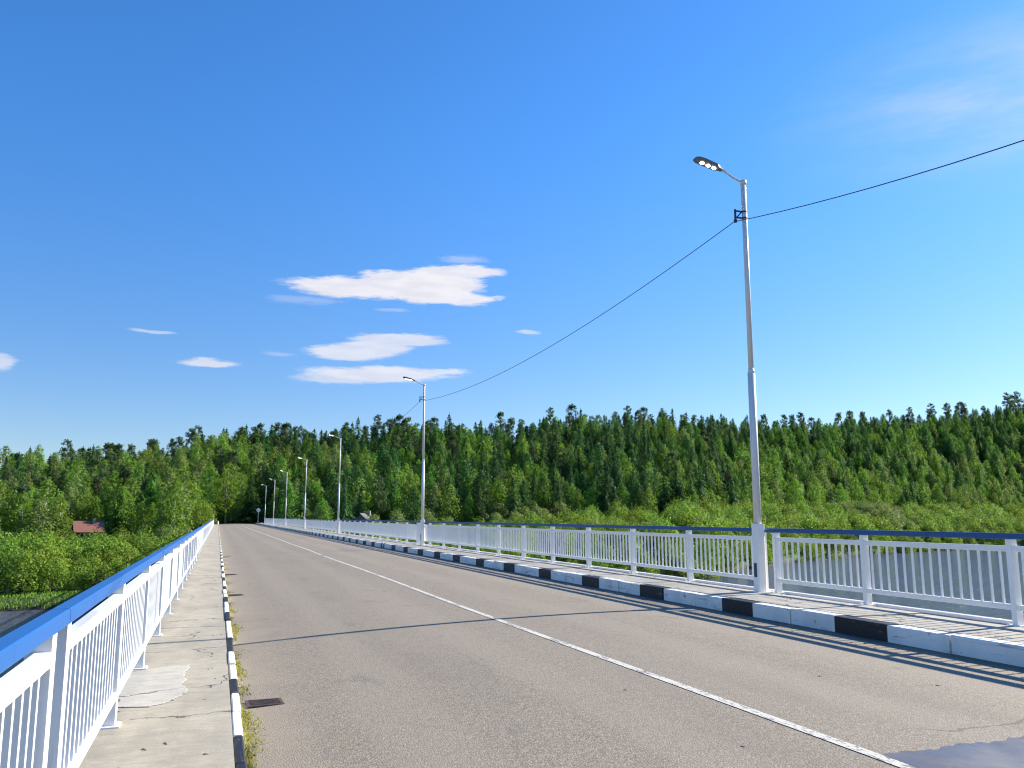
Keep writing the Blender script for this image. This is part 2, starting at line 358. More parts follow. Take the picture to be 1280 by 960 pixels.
# kerbs, painted black and white
def kerb(x0, x1, zt, zb, blacks, ragged):
    mb = MB(); cuts = sorted({Y0, Y1, *[v for ab in blacks for v in ab]})
    for a, bb in zip(cuts[:-1], cuts[1:]):
        mid = (a+bb)/2; m = 1 if any(p <= mid <= q for p, q in blacks) else 0
        L = bb-a; k = max(1, int(round(L/.9)))
        for q in range(k):
            ya, yb = a+L*q/k, a+L*(q+1)/k; dz = random.uniform(-.011, .011); dx = random.uniform(-.014, .014)*ragged
            mb.box(x0+dx, x1+dx*(1 if x0 < 1 else 0), ya+.009*(q > 0), yb-.006, zb, zt+dz, m, .012)
    return mb.build('kerb', [KWHITE, KBLACK])
bl = [(8.47, 9.42), (11.23, 12.06)] + [(13.98+2.75*i, 14.86+2.75*i) for i in range(62)] + [(5.7, 6.6), (2.9, 3.8), (.2, 1.1), (-2.6, -1.7)]
tag(kerb(7.725, 7.92, .196, -.3, bl, 1), kind='structure')
bl = [(5.05, 6.42), (7.9, 8.64), (10.25, 11.5)] + [(13.35+2.75*i, 14.4+2.75*i) for i in range(63)] + [(2.5, 3.4), (-.2, .7)]
tag(kerb(.178, .247, .008, -.3, bl, .5), kind='structure')
# bridge structure under the carriageway
br = link('bridge', None); tag(br, 'long concrete road bridge that carries the grey road across the river', 'bridge')
MB().box(-.9, 9.4, Y0, Y1, -.75, -.26).build('deck_slab', CONC, br)
mb = MB()
for gx in (.4, 2.9, 5.4, 7.9): mb.box(gx, gx+.5, Y0, Y1, -2.1, -.753)
mb.build('girder', CONC, br)
MB().box(9.03, 9.30, Y0, Y1, -.255, .17).build('edge_beam', GALV, br)
MB().box(-1.05, -.87, Y0, Y1, -.255, -.02).build('edge_beam', GALV, br)
for py in (45, 78, 111, 144, 177):
    m_ = MB().box(.2, 8.6, py-.9, py+.9, -2.9, -2.103)
    for cx in (1.6, 7.2): m_.tube([(cx, py, -13), (cx, py, -2.903)], .75, 14)
    m_.build('pier', CONC, br)

# ------------------------------------------------------------------ railings
def railing(side, ystart, label, detail, first_post=0, ypole=None):
    s = 1 if side == 'r' else -1
    X0 = 9.08 if side == 'r' else -.63          # face turned to the road
    zb = .193 if side == 'r' else 0.0
    d = 1 if side == 'r' else -1                # depth direction, away from the road
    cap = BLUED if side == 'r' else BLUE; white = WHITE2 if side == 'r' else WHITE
    root = link('bridge_railing', None, None, (X0, ystart, zb))
    tag(root, label, 'railing', 'railing sections along the bridge')
    L = 27.5; end = L-.38
    posts = [2.5*k for k in range(11)]+[end]
    lo, hi = sorted((0-.004*d, d*.105))
    pm = MB().post(lo, hi, -.038, .038, -.03, 1.018).box(lo-.03, hi+.03, -.09, .09, -.03, .010).post(lo-.022, lo-.004, -.078, -.06, .01, .024, .003).post(lo-.022, lo-.004, .06, .078, .01, .024, .003).me('post', white)
    for py in posts: link('post', pm, root, (0, py, 0))
    a, bb = sorted((-.025*d, .06*d))
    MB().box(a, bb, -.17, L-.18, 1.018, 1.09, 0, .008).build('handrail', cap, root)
    u0, u1 = sorted((.004*d, .07*d))
    up_, lo_ = MB(), MB()
    for q in range(11):
        up_.box(u0, u1, posts[q]+.04, posts[q+1]-.04, .868, .938, 0, .005); lo_.box(u0, u1, posts[q]+.04, posts[q+1]-.04, .178, .243, 0, .005)
    up_.build('upper_rail', white, root); lo_.build('lower_rail', white, root)
    b0, b1 = sorted((.02*d, .052*d))
    bm_ = MB().post(b0, b1, -.011, .011, .243, .868, .003).me('baluster', white)
    rest = MB(); cnt = 0
    for q in range(11):
        w = posts[q+1]-posts[q]; n = 15 if w > 2.3 else 13
        for i in range(1, n+1):
            py = posts[q]+w*i/(n+1)
            if q >= detail[0] and q < detail[1] and cnt < 98: link('baluster', bm_, root, (0, py, 0)); cnt += 1
            else: rest.box(b0, b1, py-.011, py+.011, .243, .868)
    if rest.V: tag(rest.build('balusters', white, root), kind='stuff')
    return root
names = ['nearest the camera', 'second from the camera', 'third from the camera', 'fourth from the camera', 'fifth from the camera', 'sixth from the camera', 'farthest from the camera']
names2 = ['nearest section', 'second section', 'third section', 'fourth section', 'fifth section', 'farthest section']
railing('l', 4.52-27.5, 'white railing section with bright blue handrail ending beside the camera at lower left', (9, 11))
for i in range(6):
    railing('l', 4.52+27.5*i, 'white railing with bright blue handrail left of road, %s' % names2[i], (0, 6) if i < 2 else (0, 0))
railing('r', 12.87-27.5, 'white railing with dark blue handrail to the right of the near lamp post', (7, 11))
for i in range(6):
    railing('r', 12.87+27.5*i, 'white railing with dark blue handrail right of road, %s beyond lamp' % names2[i], (0, 6) if i < 2 else (0, 0))
# low steel edge strip at the foot of the right railing
for i in range(-1, 6):
    ys_ = 12.87+27.5*i
    mb = MB().box(9.205, 9.30, ys_-.15, ys_+27.2, .176, .222, 0, .008).tube([(9.34, ys_-.15, .19), (9.34, ys_+27.2, .19)], .03, 8)
    tag(mb.build('edge_pipe', GALV), 'grey steel edging and pipe under right railing, ' + ('right of the near lamp' if i < 0 else names2[i]+' beyond lamp'), 'edging', 'steel edging under the right railing')

# ------------------------------------------------------------------ street lamps
m, nt, b = material('lit_led'); b.inputs['Emission Color'].default_value = (1, .97, .9, 1); b.inputs['Emission Strength'].default_value = 6; b.inputs['Base Color'].default_value = (.8, .8, .8, 1); LED = m; m.cycles.emission_sampling = 'NONE'
def lamp_meshes():
    P = {}
    P['sleeve'] = (MB().post(-.085, .085, -.085, .085, 0, 1.17, .02).box(-.15, .15, -.15, .15, -.02, .016).me('sleeve', WHITE2), False)
    P['hatch'] = (MB().box(-.0885, -.0835, -.045, .04, .26, .50).me('hatch', DARK), False)
    mb = MB().tube([(0, 0, 1.17), (0, 0, 3.84)], .066, 14).tube([(0, 0, 3.84), (0, 0, 3.93)], [.066, .048], 14).tube([(0, 0, 3.93), (0, 0, 7.44)], .047, 14)
    P['pole'] = (mb.me('pole', GALV, True), True)
    mb = MB().tube([(.05, 0, 7.46), (-.02, 0, 7.46), (-.10, 0, 7.475), (-.22, 0, 7.52), (-.34, 0, 7.58), (-.47, 0, 7.645)], .021, 10).tube([(0, 0, 7.40), (0, 0, 7.485)], .06, 12).tube([(-.06, 0, 7.34), (.07, 0, 7.34)], .012, 6)
    P['arm'] = (mb.me('arm', GALV, True), True)
    # lamp head: long tapering housing, tilted upward toward the road
    prof = [(-.0, .035, .03), (-.07, .055, .045), (-.14, .10, .05), (-.42, .115, .045), (-.53, .105, .035), (-.58, .07, .02)]
    V = []; F = []
    for x, w, h in prof: V += [(x, -w, -.012), (x, -w*.96, h*.5), (x, -w*.55, h), (x, w*.55, h), (x, w*.96, h*.5), (x, w, -.012), (x, w*.8, -.03), (x, -w*.8, -.03)]
    for i in range(len(prof)-1):
        for k in range(8): F.append((i*8+k, i*8+(k+1) % 8, (i+1)*8+(k+1) % 8, (i+1)*8+k))
    F += [tuple(range(7, -1, -1)), tuple(range(len(V)-8, len(V)))]
    P['lamp_head'] = (mesh('lamp_head', V, F, LAMPGREY), False)
    mb = MB()
    mb.tube([(0, 0, -.042), (0, 0, -.030)], [.036, .042], 14)
    P['led'] = (mb.me('led', LED), False)
    mb = MB().box(-.20, -.045, -.012, .012, 6.86, 6.885).box(-.20, -.045, -.012, .012, 6.735, 6.76).post(-.215, -.185, -.02, .02, 6.70, 6.90).tube([(-.2, 0, 6.65), (-.2, 0, 6.70)], [.03, .035], 8).tube([(-.06, 0, 6.87), (-.17, 0, 6.75)], .012, 6)
    mb.tube([(0, 0, 6.735), (0, 0, 6.765)], .055, 12).tube([(0, 0, 6.86), (0, 0, 6.885)], .055, 12)
    P['cable_bracket'] = (mb.me('cable_bracket', DARK), False)
    return P
LP = lamp_meshes()
lampY = [12.72, 38.5, 67.6, 95.1, 122.6, 150.1, 177.6]
LX, LZ = 8.93, .19
ordn = ['tallest white street lamp with lit LEDs, standing nearest the camera beside the railing', 'second street lamp from the camera, rising above the tree line', 'third street lamp from the camera, lamp head just below the skyline', 'fourth street lamp from the camera along the right railing', 'fifth street lamp from the camera along the right railing', 'sixth street lamp from the camera along the right railing', 'farthest small street lamp near the end of the right railing']
for i, y in enumerate(lampY):
    root = link('street_lamp', None, None, (LX, y, LZ)); tag(root, ordn[i], 'street lamp', 'street lamps along the bridge')
    root.rotation_euler = (random.uniform(-.002, .002), (.004, -.002, 0, .003, -.002, .002, 0)[i], 0)
    for k in ('sleeve', 'hatch', 'pole', 'arm', 'cable_bracket'): link(k, LP[k][0], root)
    hd = link('lamp_head', LP['lamp_head'][0], root, (-.45, 0, 7.635)); hd.rotation_euler = (0, math.radians(14), 0)
    for q in (-.17, -.295, -.42): link('led', LP['led'][0], hd, (q, 0, 0))
    if i == 0:   # the nearest lamp's arm swings slightly toward the camera
        pass
# overhead cable, one span per gap
CB = [(LX-.2, y, LZ+6.66) for y in [12.66-27.5]+lampY]
spans = ['black overhead cable leaving the near lamp post towards the upper right', 'black overhead cable sagging between the near lamp post and the second lamp', 'thin overhead cable between the second and third street lamps', 'thin overhead cable between the third and fourth street lamps', 'thin overhead cable between the fourth and fifth street lamps', 'thin overhead cable between the fifth and sixth street lamps', 'thin overhead cable between the sixth and farthest street lamps']
for i in range(7):
    a, c = Vector(CB[i]), Vector(CB[i+1]); sag = .62 if i else 1.5
    pts = [a.lerp(c, t)-Vector((0, 0, 4*sag*t*(1-t))) for t in np.linspace(0, 1, 41)]
    tag(MB().tube(pts, .0075, 6).build('cable', DARK, smooth=True), spans[i], 'cable', 'overhead cable spans')

# ------------------------------------------------------------------ small things on the bridge
def grate(x, y, label):
    root = link('drain_grate', None, None, (x, y, road_z(x))); root.rotation_euler = (0, 0, .06)
    tag(root, label, 'drain', 'drain grates along the left gutter')
    f = MB().box(-.15, .15, -.13, -.105, .002, .012).box(-.15, .15, .105, .13, .002, .012).box(-.15, -.125, -.105, .105, .002, .012).box(.125, .15, -.105, .105, .002, .012)
    f.build('frame', RUST, root)
    MB().box(-.125, .125, -.105, .105, .0015, .004).build('pit', DARK, root)
    g = MB()
    for k in range(6): g.box(-.124, .124, -.088+k*.033, -.074+k*.033, .0045, .011)
    g.build('bars', RUST, root)
grate(.455, 7.80, 'rusty drain grate in weeds by the left kerb, nearest the camera')
grate(.42, 18.45, 'rusty drain grate by the left kerb, second from the camera')
grate(.42, 25.0, 'rusty drain grate by the left kerb, third from the camera')
grate(.42, 36.0, 'rusty drain grate by the left kerb, farthest from the camera')
mb = MB().tube([(0, 0, 0), (0, 0, .42)], .028, 8).tube([(0, 0, .42), (0, 0, .45)], [.034, .034], 8)
tag(mb.build('marker_post', WHITE2, None, (7.69, 41.6, -.04)), 'short thin white marker post standing against the right kerb', 'marker post')
# far end of the bridge
root = link('end_post', None, None, (-.72, 176.6, 0)); tag(root, 'tall white post closing the far end of the left railing', 'post')
MB().post(-.07, .07, -.07, .07, 0, 1.7, .01).build('shaft', WHITE2, root); MB().post(-.09, .09, -.09, .09, 1.7, 1.76, .01).build('top_cap', GALV, root)
root = link('concrete_bollard', None, None, (.1, 186, 0)); tag(root, 'small pale bollard at the far end of the left walkway', 'bollard')
MB().tube([(0, 0, 0), (0, 0, .55), (0, 0, .7)], [.2, .16, .06], 10).build('shaft', WHITE2, root); MB().box(-.25, .25, -.25, .25, -.25, .02).build('foot', CONC, root)
root = link('road_sign', None, None, (8.2, 190.5, -.1)); tag(root, 'small round white road sign on a post at the far bridge end', 'road sign')
MB().tube([(0, 0, 0), (0, 0, 3.3)], .06, 8).build('pole', GALV, root)
MB().tube([(0, -.06, 3.05), (0, -.09, 3.05)], .42, 20).build('sign_plate', WHITE2, root)
def rock_me(seed, r, mat, name):
    g = np.random.default_rng(seed); import bmesh
    bm = bmesh.new(); bmesh.ops.create_icosphere(bm, subdivisions=2, radius=r)
    for v in bm.verts: v.co *= 1+.25*math.sin(v.co.x*5/r+seed)*math.cos(v.co.y*4/r)+g.uniform(-.1, .1); v.co.z *= .55
    me = bpy.data.meshes.new(name); bm.to_mesh(me); bm.free(); me.materials.append(mat); return me
for k, (x, y, s, t) in enumerate([(7.9, 186.5, .62, 'dark low rubble block at the far end of right kerb, nearest road'), (8.7, 188.2, .5, 'grey rubble block beside the round sign at the far bridge end')]):
    o = link('rubble_block', rock_me(k+3, s, CONC if k else B_DARK, 'rubble_block'), None, (x, y, .02)); tag(o, t, 'rubble', 'rubble at the far bridge end')

# ------------------------------------------------------------------ houses among the trees
def siding(name, c):
    m, nt, b = material(name); p = nt.new('ShaderNodeTexCoord').outputs['Object']
    w = nt.new('ShaderNodeTexWave', bands_direction='Z'); w.inputs['Scale'].default_value = 2.2; nt.l.new(p, w.inputs[0])
    nt.l.new(nt.mix(nt.math('MULTIPLY', w.outputs[1], .3), c, tuple(x*.6 for x in c)), b.inputs['Base Color']); b.inputs['Roughness'].default_value = .85; return m
def house(x, y, w, d, h, rh, rz, wall, roofc, label):
    z = float(ground(x, y)); root = link('house', None, None, (x, y, z), rz); tag(root, label, 'house')
    mb = MB().box(-w/2, w/2, -d/2, d/2, -.8, h)
    mb.add([(-w/2, -d/2, h), (-w/2, d/2, h), (-w/2, 0, h+rh*.96)], [(0, 1, 2)]).add([(w/2, -d/2, h), (w/2, d/2, h), (w/2, 0, h+rh*.96)], [(0, 2, 1)])
    mb.build('wall', wall, root)
    o_ = .45; V = []
    for sy in (-1, 1): V += [(-w/2-o_, sy*(d/2+o_), h-.25), (w/2+o_, sy*(d/2+o_), h-.25), (w/2+o_, 0, h+rh), (-w/2-o_, 0, h+rh)]
    V += [(a, b_, c_+.12) for a, b_, c_ in V]
    F = [(0, 1, 2, 3), (4, 7, 6, 5), (8, 11, 10, 9), (12, 13, 14, 15), (0, 8, 9, 1), (5, 13, 12, 4), (1, 9, 10, 2), (3, 11, 8, 0), (6, 14, 13, 5), (4, 12, 15, 7)]
    rf = link('roof', mesh('roof', V, F, roofc), root)
    MB().post(w*.2-.3, w*.2+.3, -.9, -.3, h+rh*.5, h+rh+.6, .02).build('chimney', CONC, rf)
    for wx in (-w*.25, w*.22):
        f_ = MB().box(wx-.55, wx+.55, -d/2-.06, -d/2-.003, 1.0, 2.2).build('window', WHITE2, root)
        MB().box(wx-.45, wx+.45, -d/2-.064, -d/2-.061, 1.1, 2.1).build('pane', DARK, f_)
m, nt, b = material('red_tin_roof'); p = nt.new('ShaderNodeTexCoord').outputs['Object']
nt.l.new(nt.mix(nt.ramp(nt.noise(p, 1.5, 4), .4, .7), (.30, .125, .085), (.25, .125, .095)), b.inputs['Base Color']); b.inputs['Roughness'].default_value = .55; ROOFR = m
m, nt, b = material('grey_slate_roof'); p = nt.new('ShaderNodeTexCoord').outputs['Object']
nt.l.new(nt.mix(nt.ramp(nt.noise(p, 1.5, 4), .4, .7), (.12, .12, .12), (.085, .085, .09)), b.inputs['Base Color']); b.inputs['Roughness'].default_value = .7; ROOFG = m
HOUSES = [(-26.3, 204, 6.0), (30.6, 188, 5.0)]
house(-26.3, 204, 5.2, 5.0, 2.35, 2.1, .25, siding('timber_wall', (.20, .15, .10)), ROOFR, 'house with a red roof half hidden among trees left of the bridge')
house(30.6, 188, 4.6, 4.6, 4.3, 2.3, 1.0, siding('grey_timber_wall', (.28, .27, .25)), ROOFG, 'house with a grey roof peeking over the right railing before the forest')

# ------------------------------------------------------------------ trees
def nrm(a): return a/np.maximum(np.linalg.norm(a, axis=-1, keepdims=True), 1e-9)
def leaves(c, n, size, ratio, g, axis=None):
    """diamond leaf clumps: centres, normals, lengths -> verts (4k,3)"""
    k = len(c); n = nrm(n); r = nrm(g.normal(size=(k, 3))) if axis is None else axis+.35*g.normal(size=(k, 3))
    t1 = nrm(r - n*(r*n).sum(1, keepdims=True)); t2 = np.cross(n, t1)
    size = np.broadcast_to(size, (k,))[:, None]
    a, b_ = t1*size*.5, t2*size*.5*ratio
    return np.stack([c-a, c+b_, c+a, c-b_], 1).reshape(-1, 3)
def fast_mesh(name, V, mat, extra=None, emat=None):
    """quads from consecutive vertices (+ an extra (V,F) trunk in a second material)"""
    nv = len(V); nq = nv//4; me = bpy.data.meshes.new(name)
    EV, EF = extra if extra else (np.zeros((0, 3)), [])
    me.vertices.add(nv+len(EV)); me.vertices.foreach_set('co', np.concatenate([V, np.asarray(EV, float).reshape(-1, 3)]).ravel())
    loops = np.concatenate([np.arange(nv), np.array([i+nv for f in EF for i in f], dtype=int)]).astype(np.int32)
    sizes = np.concatenate([np.full(nq, 4), np.array([len(f) for f in EF], dtype=int)]).astype(np.int32)
    me.loops.add(len(loops)); me.loops.foreach_set('vertex_index', loops)
    me.polygons.add(len(sizes)); me.polygons.foreach_set('loop_start', np.concatenate([[0], np.cumsum(sizes)[:-1]]).astype(np.int32))
    me.polygons.foreach_set('loop_total', sizes)
    me.materials.append(mat)
    if emat: me.materials.append(emat)
    me.polygons.foreach_set('material_index', np.concatenate([np.zeros(nq), np.ones(len(EF))]).astype(np.int32))
    me.update(calc_edges=True); me.validate(); return me
def trunk_geo(h, r, limbs, g, lean=0.0):
    mb = MB(); n = 6; pts = [(g.normal(0, .06)*h*.08+lean*h*(i/n)**1.5, g.normal(0, .06)*h*.08, h*i/n - (.6 if i == 0 else 0)) for i in range(n+1)]
    mb.tube(pts, [r*(1.15-.95*i/n) for i in range(n+1)], 7)
    for a, b_, rr in limbs: mb.tube([a, tuple((Vector(a)+Vector(b_))/2+Vector((0, 0, .15))), b_], [rr, rr*.7, rr*.25], 5)
    return mb.V, mb.F
def conifer(g, h=16, r=2.7, dens=1.0, z0=.08, droop=.5, ls=.85, power=.8):
    C, N, S, A = [], [], [], []
    tiers = int(24*dens); limbs = []
    for i in range(tiers):
        f = z0+(1-z0)*(i+.5)/tiers; z = f*h
        L = r*(1-f)**power*g.uniform(.85, 1.1)+.18
        nb = int(5+4*(1-f)); off = g.uniform(0, 6.28)
        for k in range(nb):
            a = off+6.283*k/nb+g.normal(0, .25); l = L*g.uniform(.62, 1.18)
            if g.random() < .07: continue
            d = np.array([math.cos(a), math.sin(a), 0]); side = np.array([-d[1], d[0], 0])
            m_ = max(3, int(l/.30))
            if k % 3 == 0 and i % 3 == 0: limbs.append(((0, 0, z), tuple(d*l*.75+np.array([0, 0, z-droop*l*.3])), .05))
            for q in range(m_):
                t = (q+.6)/m_; zz = z+.18*l*t-droop*l*t*t+g.normal(0, .07)
                for s_ in (-1, 0, 1):
                    if s_ and t < .25: continue
                    w = .30*l*(1-t*.7)*s_
                    C.append(d*l*t+side*w*g.uniform(.4, 1.1)+np.array([0, 0, zz-abs(s_)*.08+g.normal(0, .06)]))
                    N.append(np.array([0, 0, .8])+d*.55+side*s_*.45+g.normal(0, .2, 3)); S.append(ls*g.uniform(.7, 1.25)*(1-.35*f)); A.append(d+side*s_*.7+np.array([0, 0, -.35]))
    top = np.array([[0, 0, h+.2*k] for k in range(-3, 3)]); C += list(top); N += [g.normal(size=3)*np.array([1, 1, .1]) for _ in top]; S += [.5]*6; A += [np.array([0, 0, 1.])]*6
    V = leaves(np.array(C), np.array(N), np.array(S), .42, g, np.array(A))
    return V, trunk_geo(h*.97, .16+.006*h, limbs[:26], g)
def clumps(g, centers, radii, per, ls, ratio=.55, flat=1.0, out=.75, droop=0.0):
    Cs, Ns, Ss, As = [], [], [], []
    for c, rr in zip(centers, radii):
        k = max(8, int(per*(rr**1.6)))
        u = nrm(g.normal(size=(k, 3))); rad = rr*g.uniform(.55, 1.08, (k, 1))
        P = u*rad; P[:, 2] *= flat; P[:, 2] -= droop*(np.hypot(P[:, 0], P[:, 1])/rr)*rr*g.uniform(.2, 1, k)
        Cs.append(c+P); Ns.append(u*out+g.normal(0, .42, (k, 3))+np.array([0, 0, .25])); Ss.append(ls*g.uniform(.6, 1.3, k))
    return leaves(np.concatenate(Cs), np.concatenate(Ns), np.concatenate(Ss), ratio, g)
def pine(g, h=17, r=2.5, bare=.5, ls=.5):
    cs, rs, limbs = [], [], []
    for i in range(int(g.integers(38, 50))):
        f = bare+(1-bare)*g.random()**.85; env = math.sqrt(max(.02, 1-((f-bare)/(1.03-bare)-.28)**2/.56))
        a = g.uniform(0, 6.28); l = r*env*g.uniform(.35, 1.0); rr = g.uniform(.55, 1.0)*(1.15-.35*f)
        c = np.array([math.cos(a)*l, math.sin(a)*l, f*h+.2*l]); cs.append(c); rs.append(rr); limbs.append(((0, 0, f*h-.5*l), tuple(c), .07))
    cs += [np.array([0, 0, h*.97]), np.array([0, 0, h*1.02])]; rs += [.7, .4]
    V = clumps(g, cs, rs, 60, ls*1.1, .5, .85)
    return V, trunk_geo(h*.95, .2, limbs, g)
def birch(g, h=14, r=2.3, z0=.2, n=34, ls=.46, per=46):
    cs, rs, limbs = [], [], []
    for i in range(n):
        f = z0+(1-z0)*(i+.5)/n; env = max(.12, math.sin(math.pi*min(1, .16+.84*((f-z0)/(1-z0))**.8))**.75)
        a = i*2.4+g.normal(0, .4); l = r*env*g.uniform(.25, .95); rr = (.6+.75*env)*g.uniform(.7, 1.15)
        c = np.array([math.cos(a)*l, math.sin(a)*l, f*h]); cs.append(c); rs.append(rr)
        if i % 2 == 0: limbs.append(((0, 0, f*h-.9*l-.3), tuple(c), .05))
    V = clumps(g, cs, rs, per, ls, .6, 1.15, droop=.35)
    return V, trunk_geo(h*.95, .15, limbs, g)
def willow(g, h=5.5, r=3.2, n=30, ls=.36, per=62, lean=0.0):
    cs, rs, limbs = [], [], []
    lob = g.uniform(0, 6.28, 3)
    for i in range(n):
        a = i*2.4+g.normal(0, .3); q = math.sqrt((i+.5)/n)*g.uniform(.85, 1.08)
        rx = r*(.82+.2*math.sin(2*a+lob[0])+.12*math.sin(3*a+lob[1]))
        top = h*(1-.62*q**2.4)*g.uniform(.78, 1.06); rr = g.uniform(.75, 1.35)*(1.08-.3*q)*h/5.5
        c = np.array([math.cos(a)*rx*q+lean*top, math.sin(a)*rx*q, top-rr*.6]); cs.append(c); rs.append(rr)
        if q > .62:
            z2 = c[2]*g.uniform(.3, .6); cs.append(np.array([math.cos(a)*rx*q*1.04+lean*z2, math.sin(a)*rx*q*1.04, z2])); rs.append(rr*.85)
        if i % 3 == 0: limbs.append(((0.1*math.cos(a), .1*math.sin(a), .1), tuple(c), .06))
    V = clumps(g, cs, rs, per, ls, .55, .9, out=1.0)
    V[:, 2] = np.maximum(V[:, 2], .02)
    return V, trunk_geo(h*.5, .1, limbs, g, lean)
PROTO = {}   # kind -> list of (crown, trunk, joined, height, radius, tone word)
def reg(kind, VT, lm, bm_, h, r, tone):
    V, (TV, TF) = VT
    PROTO.setdefault(kind, []).append((fast_mesh('crown', V, lm), mesh('trunk', TV, TF, bm_, smooth=True), fast_mesh(kind, V, lm, (TV, TF), bm_), h, r, tone))
G = lambda s: np.random.default_rng(s)
reg('spruce_tree', conifer(G(1), 14, 3.7, power=.72), L_DARK, B_DARK, 14, 3.7, 'dark green')
reg('spruce_tree', conifer(G(2), 13, 3.4, droop=.4, power=.68), L_DARK, B_DARK, 13, 3.4, 'dark green')
reg('spruce_tree', conifer(G(3), 11.5, 3.4, droop=.3, power=.66), L_MID, B_DARK, 11.5, 3.4, 'mid green')
reg('spruce_tree', conifer(G(4), 12.5, 3.6, droop=.35, power=.62), L_MID, B_DARK, 12.5, 3.6, 'mid green')
reg('larch_tree', conifer(G(5), 12, 2.9, droop=.15, power=.7, z0=.12), L_LARCH, B_DARK, 12, 2.9, 'fresh green')
reg('larch_tree', conifer(G(6), 10.5, 2.7, droop=.2, power=.65, z0=.1), L_LARCH, B_DARK, 10.5, 2.7, 'fresh green')
reg('larch_tree', conifer(G(16), 12, 3.1, droop=.1, power=.6, z0=.12), L_MID, B_DARK, 12, 3.1, 'green')
reg('young_pine_tree', birch(G(41), 11.5, 2.9, .08, 44, per=44), L_MID, B_PINE, 11.5, 2.9, 'mid green')
reg('young_pine_tree', birch(G(42), 10.5, 2.6, .1, 40, per=44), L_LARCH, B_PINE, 10.5, 2.6, 'fresh green')
reg('young_pine_tree', birch(G(43), 12.5, 2.7, .15, 44, per=44), L_DARK, B_PINE, 12.5, 2.7, 'dark green')
for s_, h_, b_ in ((7, 15.5, .28), (8, 14, .15), (9, 16, .36), (10, 14.5, .12), (20, 16.5, .42)): reg('pine_tree', pine(G(s_), h_, 2.5, b_), L_PINE, B_PINE, h_, 2.5, 'dark')
reg('birch_tree', birch(G(11), 13, 2.9), L_BIRCH, B_BIRCH, 13, 2.9, 'bright green')
reg('birch_tree', birch(G(12), 11.5, 2.6, .12), L_BIRCH, B_BIRCH, 11.5, 2.6, 'bright green')
reg('birch_tree', birch(G(13), 12, 3.3, .1, 44), L_BIRCH, B_BIRCH, 12, 3.3, 'bright green')
reg('birch_tree', birch(G(14), 10, 3.0, .12, 38), L_BIRCH2, B_BIRCH, 10, 3.0, 'pale green')
reg('birch_tree', birch(G(15), 12.5, 2.3, .2, 32), L_BIRCH2, B_BIRCH, 12.5, 2.3, 'pale green')
reg('willow_bush', willow(G(21)), L_WILLOW, B_DARK, 5.5, 3.2, 'green')
reg('willow_bush', willow(G(22), 5.0, 3.4), L_WILLOW3, B_DARK, 5, 3.4, 'bright green')
reg('willow_bush', willow(G(23), 6.2, 3.0), L_WILLOW2, B_DARK, 6.2, 3, 'olive')
reg('willow_bush', willow(G(24), 4.2, 2.8, 24), L_WILLOW, B_DARK, 4.2, 2.8, 'green')
reg('willow_bush', willow(G(25), 4.6, 3.3, 30), L_WILLOW3, B_DARK, 4.6, 3.3, 'bright green')
reg('leaning_willow', willow(G(26), 7.0, 2.0, 26, lean=-.22), L_WILLOW2, B_DARK, 7, 2.2, 'olive')
reg('leaning_willow', willow(G(27), 6.2, 1.8, 24, lean=-.26), L_WILLOW2, B_DARK, 6.2, 2, 'olive')
reg('dead_spruce', conifer(G(31), 12, 3.3, .8, droop=.35, ls=.6), L_DEAD, B_DARK, 12, 3.3, 'brown')

TREES = []   # (kind, variant, x, y, z, scale, rotation)
def put(kind, x, y, sc, var=None):
    n = len(PROTO[kind]); v = int(rng.integers(n)) if var is None else var
    TREES.append((kind, v, x, y, float(ground(x, y))-.15, sc, rng.uniform(0, 6.28) if kind != 'leaning_willow' else rng.normal(.3, .25)))
def fbm(x, y): return math.sin(x*.031+1.3)*math.cos(y*.027)+.6*math.sin(x*.073+y*.051)+.4*math.sin(x*.15-y*.11+2)
def blocked(x, y, r, t, bush):
    if -7 < x-4 < 9 and y < 193: return True
    if abs(x-4) < (6.0 if bush else 8.0) and y < 215: return True
    for hx, hy, hw in HOUSES:
        ht = math.atan2(hx, hy); hr = math.hypot(hx, hy)
        if abs(t-ht) < ((.017 if bush else .025) if hx < 0 else .012) and (hr-(42 if hx < 0 else 20) if bush else 0) < r < hr+6: return True
        if math.hypot(x-hx, y-hy) < 6: return True
    return False
# riverside willows
t = -.34
r_ = 0
for ring in range(40):
    rel = -.6+ring*4.3
    tt = -.36
    while tt < 1.0:
        s = float(shore(tt)); f = float(front(tt)); rr = s+rel+rng.normal(0, .9); a = tt+rng.normal(0, .9)/rr
        if rr < f+7:
            x, y = rr*math.sin(a), rr*math.cos(a)
            if not blocked(x, y, rr, a, True) and rng.random() < .93:
                edge_ = min(1, rel/14)
                grass = (a < -.05 and rel < 5)
                sc = rng.uniform(.62, 1.25)*(.75+.25*edge_)
                if not grass:
                    k = rng.random(); nz = fbm(x, y)
                    v = 2 if nz > (.75 if a < .05 else 1.25) else (1 if k < .34 else 4 if k < .64 else 0 if k < .88 else 3)
                    if a > .5: sc *= 1.18
                    if .17 < a < .40 and rr > f-14 and rng.random() < .75: put('leaning_willow', x, y, rng.uniform(.75, 1.12))
                    else: put('willow_bush', x, y, sc, v)
        tt += 4.3/ (s+rel)
